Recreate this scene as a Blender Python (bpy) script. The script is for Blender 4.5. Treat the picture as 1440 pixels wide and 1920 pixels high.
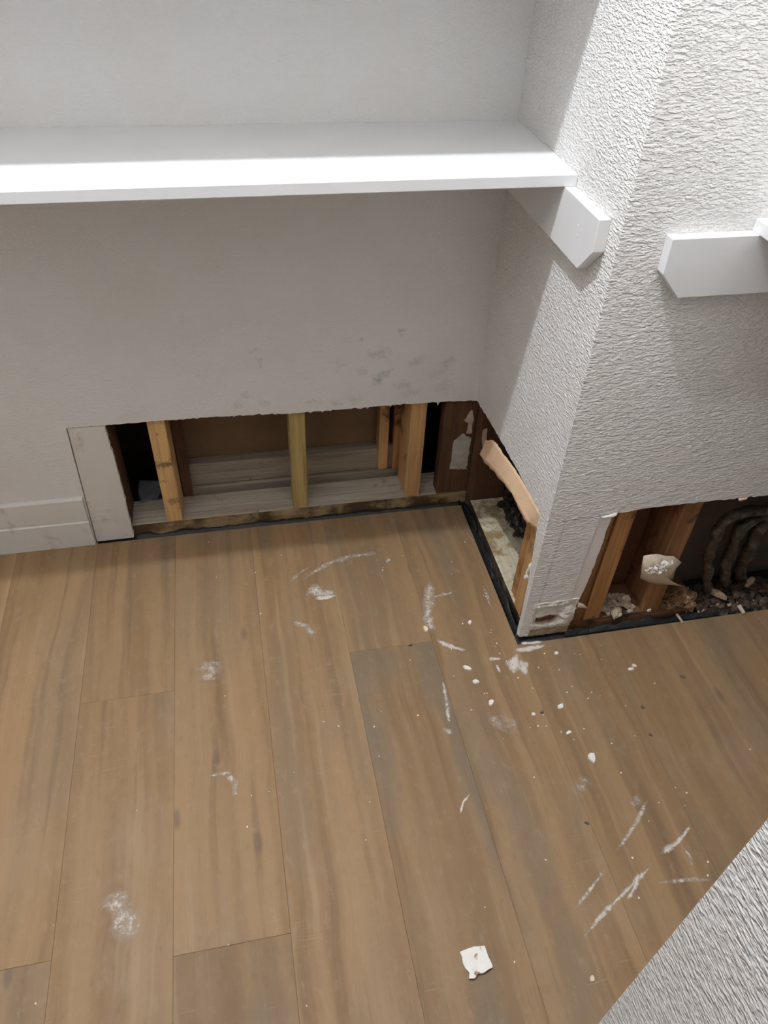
import bpy, bmesh, math, random
from mathutils import Vector, Matrix, noise
from mathutils.geometry import delaunay_2d_cdt

# ------------------------------------------------------------------ scene, camera, light
sc = bpy.context.scene
COL = sc.collection
for o in list(bpy.data.objects):
    bpy.data.objects.remove(o)

cam_d = bpy.data.cameras.new('camera')
cam = bpy.data.objects.new('camera', cam_d)
COL.objects.link(cam)
cam.matrix_world = (Matrix.Translation((-0.5455, -1.3949, 1.32))
                    @ Matrix.Rotation(math.radians(-13.3371), 4, 'Z')
                    @ Matrix.Rotation(math.radians(47.6081), 4, 'X')
                    @ Matrix.Rotation(math.radians(2.9932), 4, 'Z'))
cam_d.sensor_fit = 'VERTICAL'
cam_d.sensor_height = 36.0
cam_d.lens = 1408.44 / 1920.0 * 36.0
cam_d.clip_start = 0.02
sc.camera = cam

world = bpy.data.worlds.new('world')
sc.world = world
world.use_nodes = True
bg = world.node_tree.nodes['Background']
bg.inputs['Color'].default_value = (1.0, 0.97, 0.93, 1)      # light of the room beyond the doorway
bg.inputs['Strength'].default_value = 0.11

BULB = Vector((-0.74, -0.615, 2.50))
BULB_STRENGTH = 3250.0
BULB_COLOR = (0.93, 0.985, 1.07, 1)
sc.view_settings.view_transform = 'Standard'
sc.view_settings.look = 'None'
sc.view_settings.gamma = 1.0
sc.view_settings.use_curve_mapping = False
sc.view_settings.exposure = 0.0
sc.cycles.max_bounces = 6
sc.cycles.diffuse_bounces = 5
sc.cycles.glossy_bounces = 2
sc.cycles.use_adaptive_sampling = True
sc.cycles.adaptive_threshold = 0.025
sc.cycles.caustics_reflective = False
sc.cycles.caustics_refractive = False
sc.cycles.sample_clamp_indirect = 4.0

RND = random.Random(7)
YB, YF = 0.015, -0.445          # painted faces of the back wall and of the wall right of the corner
DW = 0.0127                     # drywall thickness
CEIL = 2.62
XL, XR = -2.5, 0.70

# ------------------------------------------------------------------ materials
MATS = {}
def new_mat(name):
    m = bpy.data.materials.new(name)
    m.use_nodes = True
    nt = m.node_tree
    MATS[name] = m
    return m, nt, nt.nodes['Principled BSDF']

def N(nt, kind, **kw):
    n = nt.nodes.new(kind)
    for k, v in kw.items():
        if k in n.inputs:
            n.inputs[k].default_value = v
        else:
            setattr(n, k, v)
    return n

def math_n(nt, op, a, b=None, clamp=False):
    n = nt.nodes.new('ShaderNodeMath'); n.operation = op; n.use_clamp = clamp
    for i, v in enumerate((a, b)):
        if v is None: continue
        if isinstance(v, (int, float)): n.inputs[i].default_value = v
        else: nt.links.new(v, n.inputs[i])
    return n.outputs[0]

def vmath(nt, op, a, b=None):
    n = nt.nodes.new('ShaderNodeVectorMath'); n.operation = op
    for i, v in enumerate((a, b)):
        if v is None: continue
        if isinstance(v, (tuple, list, Vector)): n.inputs[i].default_value = tuple(v)
        else: nt.links.new(v, n.inputs[i])
    return n

def pos(nt, scale=(1, 1, 1)):
    g = nt.nodes.new('ShaderNodeNewGeometry')
    if scale == (1, 1, 1): return g.outputs['Position']
    return vmath(nt, 'MULTIPLY', g.outputs['Position'], scale).outputs[0]

def noise_n(nt, vec, scale, detail=3.0, rough=0.5, dist=0.0):
    n = N(nt, 'ShaderNodeTexNoise', Scale=scale, Detail=detail, Roughness=rough, Distortion=dist)
    nt.links.new(vec, n.inputs['Vector'])
    return n.outputs['Fac']

def ramp(nt, fac, stops):
    r = nt.nodes.new('ShaderNodeValToRGB')
    el = r.color_ramp.elements
    while len(el) < len(stops): el.new(0.5)
    for e, (p, c) in zip(el, stops):
        e.position = p
        e.color = (*c, 1) if len(c) == 3 else c
    nt.links.new(fac, r.inputs[0])
    return r.outputs[0]

def mix(nt, fac, a, b, mode='MIX'):
    n = nt.nodes.new('ShaderNodeMix'); n.data_type = 'RGBA'; n.blend_type = mode
    for k, v in ((0, fac), (6, a), (7, b)):
        if isinstance(v, (int, float)): n.inputs[k].default_value = v
        elif isinstance(v, tuple): n.inputs[k].default_value = (*v, 1) if len(v) == 3 else v
        else: nt.links.new(v, n.inputs[k])
    return n.outputs[2]

def maprange(nt, v, a, b, c=0.0, d=1.0, smooth=True):
    n = nt.nodes.new('ShaderNodeMapRange')
    n.interpolation_type = 'SMOOTHSTEP' if smooth else 'LINEAR'
    nt.links.new(v, n.inputs[0])
    for i, x in enumerate((a, b, c, d)): n.inputs[1 + i].default_value = x
    return n.outputs[0]

def bump(nt, bsdf, h, strength, dist):
    b = N(nt, 'ShaderNodeBump', Strength=strength, Distance=dist)
    nt.links.new(h, b.inputs['Height'])
    nt.links.new(b.outputs[0], bsdf.inputs['Normal'])

def seg_dist(nt, p, a, b):
    """distance from point p to the segment a-b"""
    a, b = Vector(a), Vector(b)
    ba = b - a
    pa = vmath(nt, 'SUBTRACT', p, a).outputs[0]
    t = math_n(nt, 'MULTIPLY', vmath(nt, 'DOT_PRODUCT', pa, ba).outputs['Value'], 1 / ba.dot(ba), True)
    s = nt.nodes.new('ShaderNodeVectorMath'); s.operation = 'SCALE'
    s.inputs[0].default_value = ba; nt.links.new(t, s.inputs['Scale'])
    return vmath(nt, 'DISTANCE', pa, s.outputs[0]).outputs['Value']

WALL = (0.72, 0.705, 0.685)
def wall_mat(name, strength, dist, color=WALL, spots=(), lines=()):
    m, nt, b = new_mat(name)
    b.inputs['Roughness'].default_value = 0.62
    p = pos(nt)
    if strength:
        ps = pos(nt, (1, 1, 2.5))
        n1 = noise_n(nt, ps, 125, 2.0, 0.55)
        n2 = noise_n(nt, ps, 58, 1.0, 0.5)
        h = math_n(nt, 'ADD', maprange(nt, n1, 0.40, 0.66), math_n(nt, 'MULTIPLY', maprange(nt, n2, 0.45, 0.62), 0.6))
        bump(nt, b, h, strength, dist)
    big = noise_n(nt, p, 5, 3, 0.6)
    c = mix(nt, maprange(nt, big, 0.35, 0.7), color, tuple(x * y for x, y in zip(color, (0.965, 0.955, 0.94))))
    if spots:
        wob = vmath(nt, 'SCALE', vmath(nt, 'SUBTRACT', noise_col(nt, p, 60), (0.5, 0.5, 0.5)).outputs[0])
        wob.inputs['Scale'].default_value = 0.045
        pw = vmath(nt, 'MULTIPLY', vmath(nt, 'ADD', p, wob.outputs[0]).outputs[0], (0.75, 1, 1.15)).outputs[0]
        tot = None
        for (x, z, r, s) in spots:
            d = vmath(nt, 'DISTANCE', pw, (x * 0.75, YB, z * 1.15)).outputs['Value']
            k = maprange(nt, d, r, r * 0.15, 0.0, s)
            tot = k if tot is None else math_n(nt, 'ADD', tot, k)
        tot = math_n(nt, 'MULTIPLY', tot, maprange(nt, noise_n(nt, p, 210, 3, 0.6), 0.3, 0.6, 0.35, 1.0), True)
        c = mix(nt, tot, c, (0.30, 0.335, 0.33))
    for (a, e, w, s, col) in lines:
        d = seg_dist(nt, p, a, e)
        k = maprange(nt, d, w, w * 0.2, 0.0, s)
        k = math_n(nt, 'MULTIPLY', k, maprange(nt, noise_n(nt, p, 120, 2, 0.5), 0.3, 0.55, 0.4, 1.0), True)
        c = mix(nt, k, c, col)
    nt.links.new(c, b.inputs['Base Color'])
    return m

def noise_col(nt, vec, scale):
    n = N(nt, 'ShaderNodeTexNoise', Scale=scale, Detail=2.0)
    nt.links.new(vec, n.inputs['Vector'])
    return n.outputs['Color']

MOLD = [(-0.2802, 0.5079, .010, .55), (-0.1909, 0.5206, .010, .5), (-0.5102, 0.4985, .009, .35), (-0.4988, 0.4733, .012, .4),
        (-0.2535, 0.4682, .017, .4), (-0.23, 0.473, .018, .4), (-0.2372, 0.4085, .016, .55), (-0.2219, 0.4211, .014, .5),
        (-0.2454, 0.3995, .014, .5), (-0.076, 0.4407, .016, .4), (-0.0871, 0.4278, .016, .35), (-0.1561, 0.443, .017, .35),
        (-0.1832, 0.3841, .022, .35), (-0.104, 0.4083, .020, .25), (-0.2763, 0.427, .016, .35), (-0.536, 0.3909, .014, .3),
        (-0.5556, 0.3648, .014, .3), (-0.4973, 0.3634, .014, .3), (-0.3362, 0.3509, .016, .3), (-0.3846, 0.3555, .016, .3),
        (-0.2933, 0.3541, .018, .3), (-0.1632, 0.3637, .025, .3), (-0.088, 0.3713, .026, .25), (-0.324, 0.4472, .015, .25)]
M_BACK = wall_mat('back_wall_paint', 0.35, 0.0016, spots=MOLD)
M_TEX = wall_mat('textured_wall_paint', 0.8, 0.0021, (0.80, 0.78, 0.755))  # same white paint as the back wall, extra brightness put into the colour
M_FRONT = wall_mat('corner_wall_paint', 0.8, 0.0021, (0.80, 0.78, 0.755), lines=[  # colour brightened like the textured paint
    ((0.030, YF, 0.354), (0.122, YF, 0.3585), .0022, .75, (0.24, 0.21, 0.18)),
    ((0.0357, YF, 0.3437), (0.0276, YF, 0.1228), .0042, .45, (0.36, 0.34, 0.32)),
    ((0.0276, YF, 0.1228), (0.025, YF, 0.055), .003, .55, (0.25, 0.22, 0.19))])
M_PLAIN = wall_mat('plain_wall_paint', 0.0, 0.0, (0.69, 0.675, 0.655))

def paint_mat(name, color, rough=0.45, grime=0.0, gs=22):
    m, nt, b = new_mat(name)
    b.inputs['Roughness'].default_value = rough
    p = pos(nt)
    c = mix(nt, maprange(nt, noise_n(nt, p, 9, 3), 0.35, 0.7), color, tuple(x * 0.96 for x in color))
    if grime:
        g = maprange(nt, noise_n(nt, p, gs, 5, 0.65), 0.56, 0.74, 0, grime)
        c = mix(nt, g, c, (0.30, 0.21, 0.14))
    nt.links.new(c, b.inputs['Base Color'])
    bump(nt, b, noise_n(nt, pos(nt, (12, 12, 70)), 9, 2), 0.12, 0.001)
    return m
M_SHELF = paint_mat('white_shelf_paint', (0.76, 0.755, 0.75), 0.38)
M_BASE = paint_mat('old_white_trim_paint', (0.66, 0.64, 0.60), 0.5, 0.5)
M_STRIP = paint_mat('stained_trim_paint', (0.68, 0.64, 0.585), 0.6, 0.45, 16)
M_TAPE = paint_mat('bare_joint_tape', (0.78, 0.73, 0.70), 0.7, 0.15)

def wood_mat(name, light, dark, axis='z', grain=1.0, stain=None, stain_amt=0.0, stain_scale=14, rough=0.7, lines=0.35):
    m, nt, b = new_mat(name)
    b.inputs['Roughness'].default_value = rough
    st = {'x': (1.2, 26, 26), 'y': (26, 1.2, 26), 'z': (26, 26, 1.2)}[axis]
    st2 = {'x': (5, 160, 160), 'y': (160, 5, 160), 'z': (160, 160, 5)}[axis]
    p = pos(nt)
    oi = nt.nodes.new('ShaderNodeObjectInfo')
    sh = vmath(nt, 'ADD', vmath(nt, 'MULTIPLY', p, st).outputs[0], oi.outputs['Location']).outputs[0]
    g1 = noise_n(nt, sh, 2.6, 4, 0.55, 0.9)
    g2 = noise_n(nt, vmath(nt, 'MULTIPLY', p, st2).outputs[0], 1.0, 3, 0.6, 0.3)
    c = mix(nt, maprange(nt, g1, 0.3, 0.7), light, dark)
    c = mix(nt, maprange(nt, g2, 0.5, 0.72, 0, lines * grain), c, tuple(x * 0.42 for x in dark))
    if stain:
        s = maprange(nt, noise_n(nt, p, stain_scale, 5, 0.62), 0.62 - 0.28 * stain_amt, 0.74 - 0.2 * stain_amt)
        c = mix(nt, s, c, stain)
    nt.links.new(c, b.inputs['Base Color'])
    bump(nt, b, g2, 0.35, 0.0012)
    return m
M_TAN = wood_mat('pale_pine_stud', (0.66, 0.42, 0.18), (0.52, 0.31, 0.125), stain=(0.20, 0.11, 0.05), stain_amt=0.2, stain_scale=26)
M_TAN2 = wood_mat('tan_pine_stud', (0.53, 0.31, 0.13), (0.41, 0.225, 0.09), stain=(0.16, 0.08, 0.035), stain_amt=0.25)
M_YEL = wood_mat('yellow_pine_stud', (0.42, 0.31, 0.115), (0.27, 0.185, 0.06), lines=0.7)
M_BRN = wood_mat('water_stained_stud', (0.105, 0.046, 0.019), (0.066, 0.028, 0.011), stain=(0.05, 0.022, 0.012), stain_amt=0.35)
M_BRN2 = wood_mat('brown_stud', (0.43, 0.215, 0.075), (0.29, 0.135, 0.045), stain=(0.09, 0.035, 0.015), stain_amt=0.25)
M_BRN3 = wood_mat('red_brown_stud', (0.27, 0.125, 0.048), (0.18, 0.078, 0.03), stain=(0.07, 0.03, 0.014), stain_amt=0.3)
M_GREYW = wood_mat('dusty_grey_plank', (0.30, 0.25, 0.19), (0.21, 0.165, 0.12), 'x', lines=0.6, stain=(0.13, 0.08, 0.05), stain_amt=0.05, stain_scale=30)
M_PLATE = wood_mat('dusty_sill_wood', (0.44, 0.385, 0.315), (0.32, 0.262, 0.20), 'x', lines=0.55, stain=(0.22, 0.13, 0.06), stain_amt=0.12, stain_scale=20)
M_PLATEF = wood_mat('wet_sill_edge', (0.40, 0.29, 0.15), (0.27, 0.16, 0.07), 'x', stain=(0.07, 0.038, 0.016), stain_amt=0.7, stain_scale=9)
M_PLATES = wood_mat('mouldy_sill_wood', (0.72, 0.65, 0.48), (0.58, 0.50, 0.34), 'y', lines=0.3, stain=(0.30, 0.21, 0.10), stain_amt=0.46, stain_scale=19)
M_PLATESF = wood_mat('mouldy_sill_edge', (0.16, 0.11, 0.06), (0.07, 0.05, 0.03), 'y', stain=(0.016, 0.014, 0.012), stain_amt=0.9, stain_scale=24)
M_PLATER = wood_mat('red_brown_sill', (0.24, 0.115, 0.055), (0.14, 0.06, 0.028), 'x', stain=(0.03, 0.018, 0.012), stain_amt=0.4)

def rough_mat(name, stops, scale=40, rough=0.85, bs=0.5, bd=0.003, detail=5, stretch=(1, 1, 1)):
    m, nt, b = new_mat(name)
    b.inputs['Roughness'].default_value = rough
    n = noise_n(nt, pos(nt, stretch), scale, detail, 0.62)
    nt.links.new(ramp(nt, n, stops), b.inputs['Base Color'])
    if bs: bump(nt, b, n, bs, bd)
    return m
M_PANEL = rough_mat('brown_board_backing', [(0.3, (0.20, 0.125, 0.068)), (0.7, (0.15, 0.09, 0.048))], 7, bs=0.1)
M_DARKC = rough_mat('dark_unlit_cavity', [(0.35, (0.035, 0.027, 0.022)), (0.7, (0.07, 0.05, 0.04))], 9)  # near-black colour stands in for the lack of light in the cavities
M_MOULD = rough_mat('black_moulded_board', [(0.38, (0.006, 0.006, 0.006)), (0.55, (0.03, 0.022, 0.016)), (0.72, (0.13, 0.085, 0.05))], 70, bs=1.0, bd=0.006)
M_REDP = rough_mat('red_brown_backing', [(0.3, (0.15, 0.062, 0.03)), (0.7, (0.095, 0.04, 0.02))], 8, stretch=(4, 4, 1))
M_GREYP = rough_mat('grimy_backing', [(0.3, (0.13, 0.095, 0.07)), (0.7, (0.075, 0.055, 0.042))], 8)
M_KRAFT = rough_mat('torn_kraft_paper', [(0.3, (0.72, 0.50, 0.32)), (0.7, (0.62, 0.42, 0.26))], 30, bs=0.2, bd=0.001)
M_SCRAP = rough_mat('torn_board_paper', [(0.3, (0.66, 0.55, 0.42)), (0.7, (0.50, 0.40, 0.29))], 34, bs=0.3)
M_GYP = rough_mat('gypsum_core', [(0.3, (0.80, 0.74, 0.68)), (0.7, (0.68, 0.60, 0.53))], 60, bs=0.5, bd=0.002)
M_GYPD = rough_mat('wet_gypsum', [(0.32, (0.72, 0.64, 0.54)), (0.5, (0.52, 0.42, 0.31)), (0.66, (0.26, 0.14, 0.07))], 34, bs=0.8, bd=0.005)
def foot_mat():
    m, nt, b = new_mat('crumbling_painted_gypsum')
    b.inputs['Roughness'].default_value = 0.8
    a = nt.nodes.new('ShaderNodeAttribute'); a.attribute_name = 'wet'
    p = pos(nt)
    n = noise_n(nt, p, 70, 5, 0.62)
    c = mix(nt, maprange(nt, n, 0.4, 0.7), (0.70, 0.67, 0.62), (0.60, 0.55, 0.48))
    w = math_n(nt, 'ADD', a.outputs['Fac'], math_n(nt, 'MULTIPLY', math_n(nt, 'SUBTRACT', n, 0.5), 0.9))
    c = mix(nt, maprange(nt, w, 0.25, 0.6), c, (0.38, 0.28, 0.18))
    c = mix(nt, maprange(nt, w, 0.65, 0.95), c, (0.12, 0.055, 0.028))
    nt.links.new(c, b.inputs['Base Color'])
    bump(nt, b, n, 0.7, 0.004)
    return m
M_FOOT = foot_mat()
M_RESID = rough_mat('grey_paper_residue', [(0.3, (0.50, 0.46, 0.42)), (0.7, (0.34, 0.31, 0.285))], 45, bs=0.3)
M_RESIDP = rough_mat('pink_paper_residue', [(0.3, (0.58, 0.43, 0.35)), (0.7, (0.42, 0.30, 0.24))], 45, bs=0.3)
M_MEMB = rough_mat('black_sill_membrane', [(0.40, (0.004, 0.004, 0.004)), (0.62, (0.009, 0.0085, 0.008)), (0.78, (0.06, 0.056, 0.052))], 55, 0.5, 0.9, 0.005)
M_SUB = rough_mat('black_underlay', [(0.35, (0.008, 0.008, 0.009)), (0.7, (0.022, 0.022, 0.024))], 40, 0.7)
M_CONC = rough_mat('grey_blue_concrete', [(0.3, (0.20, 0.21, 0.225)), (0.7, (0.10, 0.105, 0.11))], 30)
M_HOSE = rough_mat('grimy_hose', [(0.34, (0.016, 0.011, 0.008)), (0.55, (0.075, 0.052, 0.036)), (0.76, (0.24, 0.175, 0.125))], 55, 0.45, 0.9, 0.005)
M_DEBD = rough_mat('dark_rotten_debris', [(0.36, (0.02, 0.013, 0.009)), (0.6, (0.085, 0.05, 0.03)), (0.75, (0.22, 0.14, 0.085))], 55)
M_DEBP = rough_mat('pale_plaster_flakes', [(0.3, (0.54, 0.44, 0.33)), (0.7, (0.32, 0.24, 0.165))], 60)
M_ROT = rough_mat('rotten_wood', [(0.36, (0.07, 0.035, 0.017)), (0.6, (0.26, 0.14, 0.065)), (0.76, (0.46, 0.31, 0.18))], 60, bs=1.0, bd=0.006)
M_LUMP = rough_mat('dirty_gypsum_lump', [(0.3, (0.36, 0.25, 0.165)), (0.7, (0.22, 0.145, 0.09))], 60)
M_CHIP = rough_mat('white_plaster_chip', [(0.3, (0.88, 0.85, 0.80)), (0.75, (0.74, 0.69, 0.62))], 90)
M_CHIPD = rough_mat('dark_grit', [(0.3, (0.07, 0.05, 0.04)), (0.7, (0.13, 0.10, 0.08))], 90)
M_CREAM = rough_mat('cream_chip', [(0.3, (0.76, 0.66, 0.46)), (0.75, (0.66, 0.55, 0.36))], 90)
M_SPOTC = rough_mat('brown_spotted_chip', [(0.28, (0.28, 0.17, 0.10)), (0.36, (0.83, 0.79, 0.72)), (0.8, (0.86, 0.83, 0.77))], 75, detail=2)
M_CER = paint_mat('white_porcelain', (0.85, 0.85, 0.84), 0.25)

def bulb_mat():
    m, nt, b = new_mat('lit_bulb')
    b.inputs['Base Color'].default_value = (1, 1, 1, 1)
    b.inputs['Emission Color'].default_value = BULB_COLOR
    b.inputs['Emission Strength'].default_value = BULB_STRENGTH
    return m
M_BULB = bulb_mat()

def floor_mat():
    """printed wood-look plank; each plank shifts the pattern by its own colour value"""
    m, nt, b = new_mat('wood_look_plank')
    oi = nt.nodes.new('ShaderNodeObjectInfo')
    sep = nt.nodes.new('ShaderNodeSeparateColor'); nt.links.new(oi.outputs['Color'], sep.inputs[0])
    comb = nt.nodes.new('ShaderNodeCombineXYZ')
    for i, k in enumerate((13.0, 29.0, 47.0)):
        nt.links.new(math_n(nt, 'MULTIPLY', sep.outputs[0], k), comb.inputs[i])
    p = pos(nt)
    # slow waviness so that streaks are not ruler straight
    wv = noise_n(nt, vmath(nt, 'ADD', vmath(nt, 'MULTIPLY', p, (2, 3.2, 1)).outputs[0], comb.outputs[0]).outputs[0], 1.0, 2)
    cw = nt.nodes.new('ShaderNodeCombineXYZ')
    nt.links.new(math_n(nt, 'MULTIPLY', math_n(nt, 'SUBTRACT', wv, 0.5), 0.05), cw.inputs[0])
    pw = vmath(nt, 'ADD', p, cw.outputs[0]).outputs[0]
    def streak(sx, sy, det=3, rough=0.5, dist=0.0):
        v = vmath(nt, 'ADD', vmath(nt, 'MULTIPLY', pw, (sx, sy, 1)).outputs[0], comb.outputs[0]).outputs[0]
        return noise_n(nt, v, 1.0, det, rough, dist)
    s1 = streak(22, 0.9, 2, 0.5)
    s2 = streak(42, 1.3, 3, 0.5)
    s3 = streak(300, 9, 3, 0.6)
    s4 = streak(9, 2.0, 3, 0.55)
    c = mix(nt, maprange(nt, s1, 0.36, 0.66), (0.300, 0.186, 0.092), (0.240, 0.145, 0.070))
    c = mix(nt, maprange(nt, s2, 0.53, 0.76, 0, 0.62), c, (0.150, 0.094, 0.052))
    c = mix(nt, maprange(nt, s2, 0.42, 0.26, 0, 0.6), c, (0.360, 0.236, 0.124))
    grey = math_n(nt, 'MULTIPLY', maprange(nt, s4, 0.46, 0.68), math_n(nt, 'ADD', math_n(nt, 'MULTIPLY', sep.outputs[1], 0.8), 0.26), True)
    c = mix(nt, grey, c, (0.204, 0.148, 0.095))
    c = mix(nt, maprange(nt, s3, 0.55, 0.75, 0, 0.20), c, (0.12, 0.08, 0.05))
    # faint cross scratches and dusty bloom
    v = vmath(nt, 'MULTIPLY', p, (16, 330, 1)).outputs[0]
    cr = math_n(nt, 'MULTIPLY', maprange(nt, noise_n(nt, v, 1.0, 2), 0.62, 0.74), maprange(nt, noise_n(nt, p, 6, 3), 0.52, 0.66), True)
    c = mix(nt, math_n(nt, 'MULTIPLY', cr, 0.30), c, (0.43, 0.34, 0.24))
    bl = maprange(nt, noise_n(nt, p, 3.3, 4, 0.6), 0.5, 0.75, 0, 0.20)
    c = mix(nt, bl, c, (0.36, 0.275, 0.195))
    kn = N(nt, 'ShaderNodeTexVoronoi', Scale=1.0)
    nt.links.new(vmath(nt, 'ADD', vmath(nt, 'MULTIPLY', pw, (9, 3.2, 1)).outputs[0], comb.outputs[0]).outputs[0], kn.inputs['Vector'])
    c = mix(nt, maprange(nt, kn.outputs['Distance'], 0.10, 0.03, 0, 0.55), c, (0.12, 0.085, 0.062))
    # scuffed, dusty mottling and worn flecks
    mo = noise_n(nt, vmath(nt, 'MULTIPLY', p, (1.6, 0.8, 1)).outputs[0], 38, 4, 0.65)
    c = mix(nt, maprange(nt, mo, 0.52, 0.78, 0, 0.34), c, (0.36, 0.272, 0.185))
    c = mix(nt, maprange(nt, mo, 0.46, 0.24, 0, 0.30), c, (0.145, 0.098, 0.060))
    sp = noise_n(nt, p, 420, 2, 0.5)
    c = mix(nt, math_n(nt, 'MULTIPLY', maprange(nt, sp, 0.70, 0.80, 0, 0.7), maprange(nt, noise_n(nt, p, 4.5, 3), 0.5, 0.68), True), c, (0.62, 0.55, 0.46))
    # overall tone of the plank
    tone = math_n(nt, 'ADD', math_n(nt, 'MULTIPLY', sep.outputs[2], 0.40), 0.72)
    tc = nt.nodes.new('ShaderNodeCombineColor')
    for i in range(3): nt.links.new(tone, tc.inputs[i])
    c = mix(nt, 1.0, c, tc.outputs[0], 'MULTIPLY')
    nt.links.new(c, b.inputs['Base Color'])
    nt.links.new(maprange(nt, s2, 0.3, 0.7, 0.56, 0.70), b.inputs['Roughness'])
    b.inputs['Specular IOR Level'].default_value = 0.28
    bump(nt, b, noise_n(nt, vmath(nt, 'MULTIPLY', p, (6, 1, 1)).outputs[0], 34, 2), 0.14, 0.001)
    return m
M_FLOOR = floor_mat()

def dust_mat():
    m, nt, b = new_mat('plaster_dust_film')
    b.inputs['Base Color'].default_value = (0.74, 0.66, 0.565, 1)
    b.inputs['Roughness'].default_value = 0.95
    a = nt.nodes.new('ShaderNodeAttribute'); a.attribute_name = 'fade'
    p = pos(nt)
    n = math_n(nt, 'ADD', math_n(nt, 'MULTIPLY', noise_n(nt, p, 85, 5, 0.65), 0.75), math_n(nt, 'MULTIPLY', noise_n(nt, p, 330, 3, 0.6), 0.4))
    v = math_n(nt, 'ADD', a.outputs['Fac'], math_n(nt, 'MULTIPLY', math_n(nt, 'SUBTRACT', n, 0.58), 2.1))
    k = maprange(nt, v, 0.0, 1.0, 0.0, 0.85)
    k = math_n(nt, 'MULTIPLY', k, maprange(nt, a.outputs['Fac'], 0.02, 0.35), True)
    nt.links.new(k, b.inputs['Alpha'])
    return m
M_DUST = dust_mat()

# ------------------------------------------------------------------ object helpers
def link(name, bm, mat, parent=None, smooth=False):
    """link a bmesh given in world coordinates as one mesh object with its origin at its base"""
    bmesh.ops.recalc_face_normals(bm, faces=bm.faces[:])
    xs = [v.co.x for v in bm.verts]; ys = [v.co.y for v in bm.verts]; zs = [v.co.z for v in bm.verts]
    org = Vector(((min(xs) + max(xs)) / 2, (min(ys) + max(ys)) / 2, min(zs)))
    for v in bm.verts: v.co -= org
    me = bpy.data.meshes.new(name)
    bm.to_mesh(me); bm.free()
    mats = mat if isinstance(mat, (list, tuple)) else [mat]
    for mm in mats: me.materials.append(mm)
    if smooth:
        for f in me.polygons: f.use_smooth = True
    o = bpy.data.objects.new(name, me)
    COL.objects.link(o)
    if parent is not None:
        o.parent = parent
        o.location = org - world_loc(parent)
    else:
        o.location = org
    return o

def world_loc(o):
    l = o.location.copy()
    while o.parent is not None:
        o = o.parent
        l += o.location
    return l

def tag(o, label=None, cat=None, group=None, kind=None):
    if label: o['label'] = label
    if cat: o['category'] = cat
    if group: o['group'] = group
    if kind: o['kind'] = kind
    return o

def structure(o, label, cat):
    return tag(o, label, cat, None, 'structure')

def add_box(bm, x0, x1, y0, y1, z0, z1, bev=0.0, top_mat=None):
    vs = [bm.verts.new(c) for c in ((x0, y0, z0), (x1, y0, z0), (x1, y1, z0), (x0, y1, z0),
                                    (x0, y0, z1), (x1, y0, z1), (x1, y1, z1), (x0, y1, z1))]
    fs = [bm.faces.new([vs[i] for i in q]) for q in ((3, 2, 1, 0), (4, 5, 6, 7), (0, 1, 5, 4), (1, 2, 6, 5), (2, 3, 7, 6), (3, 0, 4, 7))]
    if top_mat is not None: fs[1].material_index = top_mat
    if bev:
        es = {e for f in fs for e in f.edges}
        bmesh.ops.bevel(bm, geom=list(es), offset=bev, segments=2, affect='EDGES', profile=0.5)
    return fs

def box(name, x0, x1, y0, y1, z0, z1, mat, parent=None, bev=0.0, top_mat=None):
    bm = bmesh.new()
    add_box(bm, x0, x1, y0, y1, z0, z1, bev, top_mat)
    return link(name, bm, mat, parent)

def prism(name, pts, axis, lo, hi, mat, parent=None, bev=0.0):
    """polygon pts in the plane normal to axis, extruded from lo to hi"""
    bm = bmesh.new()
    def P(p, w):
        return {'x': (w, p[0], p[1]), 'y': (p[0], w, p[1]), 'z': (p[0], p[1], w)}[axis]
    a = [bm.verts.new(P(p, lo)) for p in pts]
    b = [bm.verts.new(P(p, hi)) for p in pts]
    n = len(pts)
    if n > 8 and not bev:
        res = delaunay_2d_cdt([Vector(p) for p in pts], [(i, (i + 1) % n) for i in range(n)], [], 1, 1e-7)
        assert len(res[0]) == n
        for t in res[2]:
            bm.faces.new([a[res[3][i][0]] for i in t]); bm.faces.new([b[res[3][i][0]] for i in reversed(t)])
    else:
        bm.faces.new(a); bm.faces.new(list(reversed(b)))
    for i in range(n):
        bm.faces.new((a[i], b[i], b[(i + 1) % n], a[(i + 1) % n]))
    if bev:
        bmesh.ops.recalc_face_normals(bm, faces=bm.faces[:])
        bmesh.ops.bevel(bm, geom=bm.edges[:], offset=bev, segments=2, affect='EDGES', profile=0.5)
    return link(name, bm, mat, parent)

def jag(pts, step=0.008, amp=0.0012, seed=1):
    r = random.Random(seed)
    out = []
    for (a, b) in zip(pts[:-1], pts[1:]):
        L = math.dist(a, b); n = max(1, int(L / step))
        for i in range(n):
            t = i / n
            j = 0 if i == 0 else r.gauss(0, amp)
            nx, ny = -(b[1] - a[1]) / L, (b[0] - a[0]) / L
            out.append((a[0] + (b[0] - a[0]) * t + nx * j, a[1] + (b[1] - a[1]) * t + ny * j))
    out.append(pts[-1])
    return out

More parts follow.
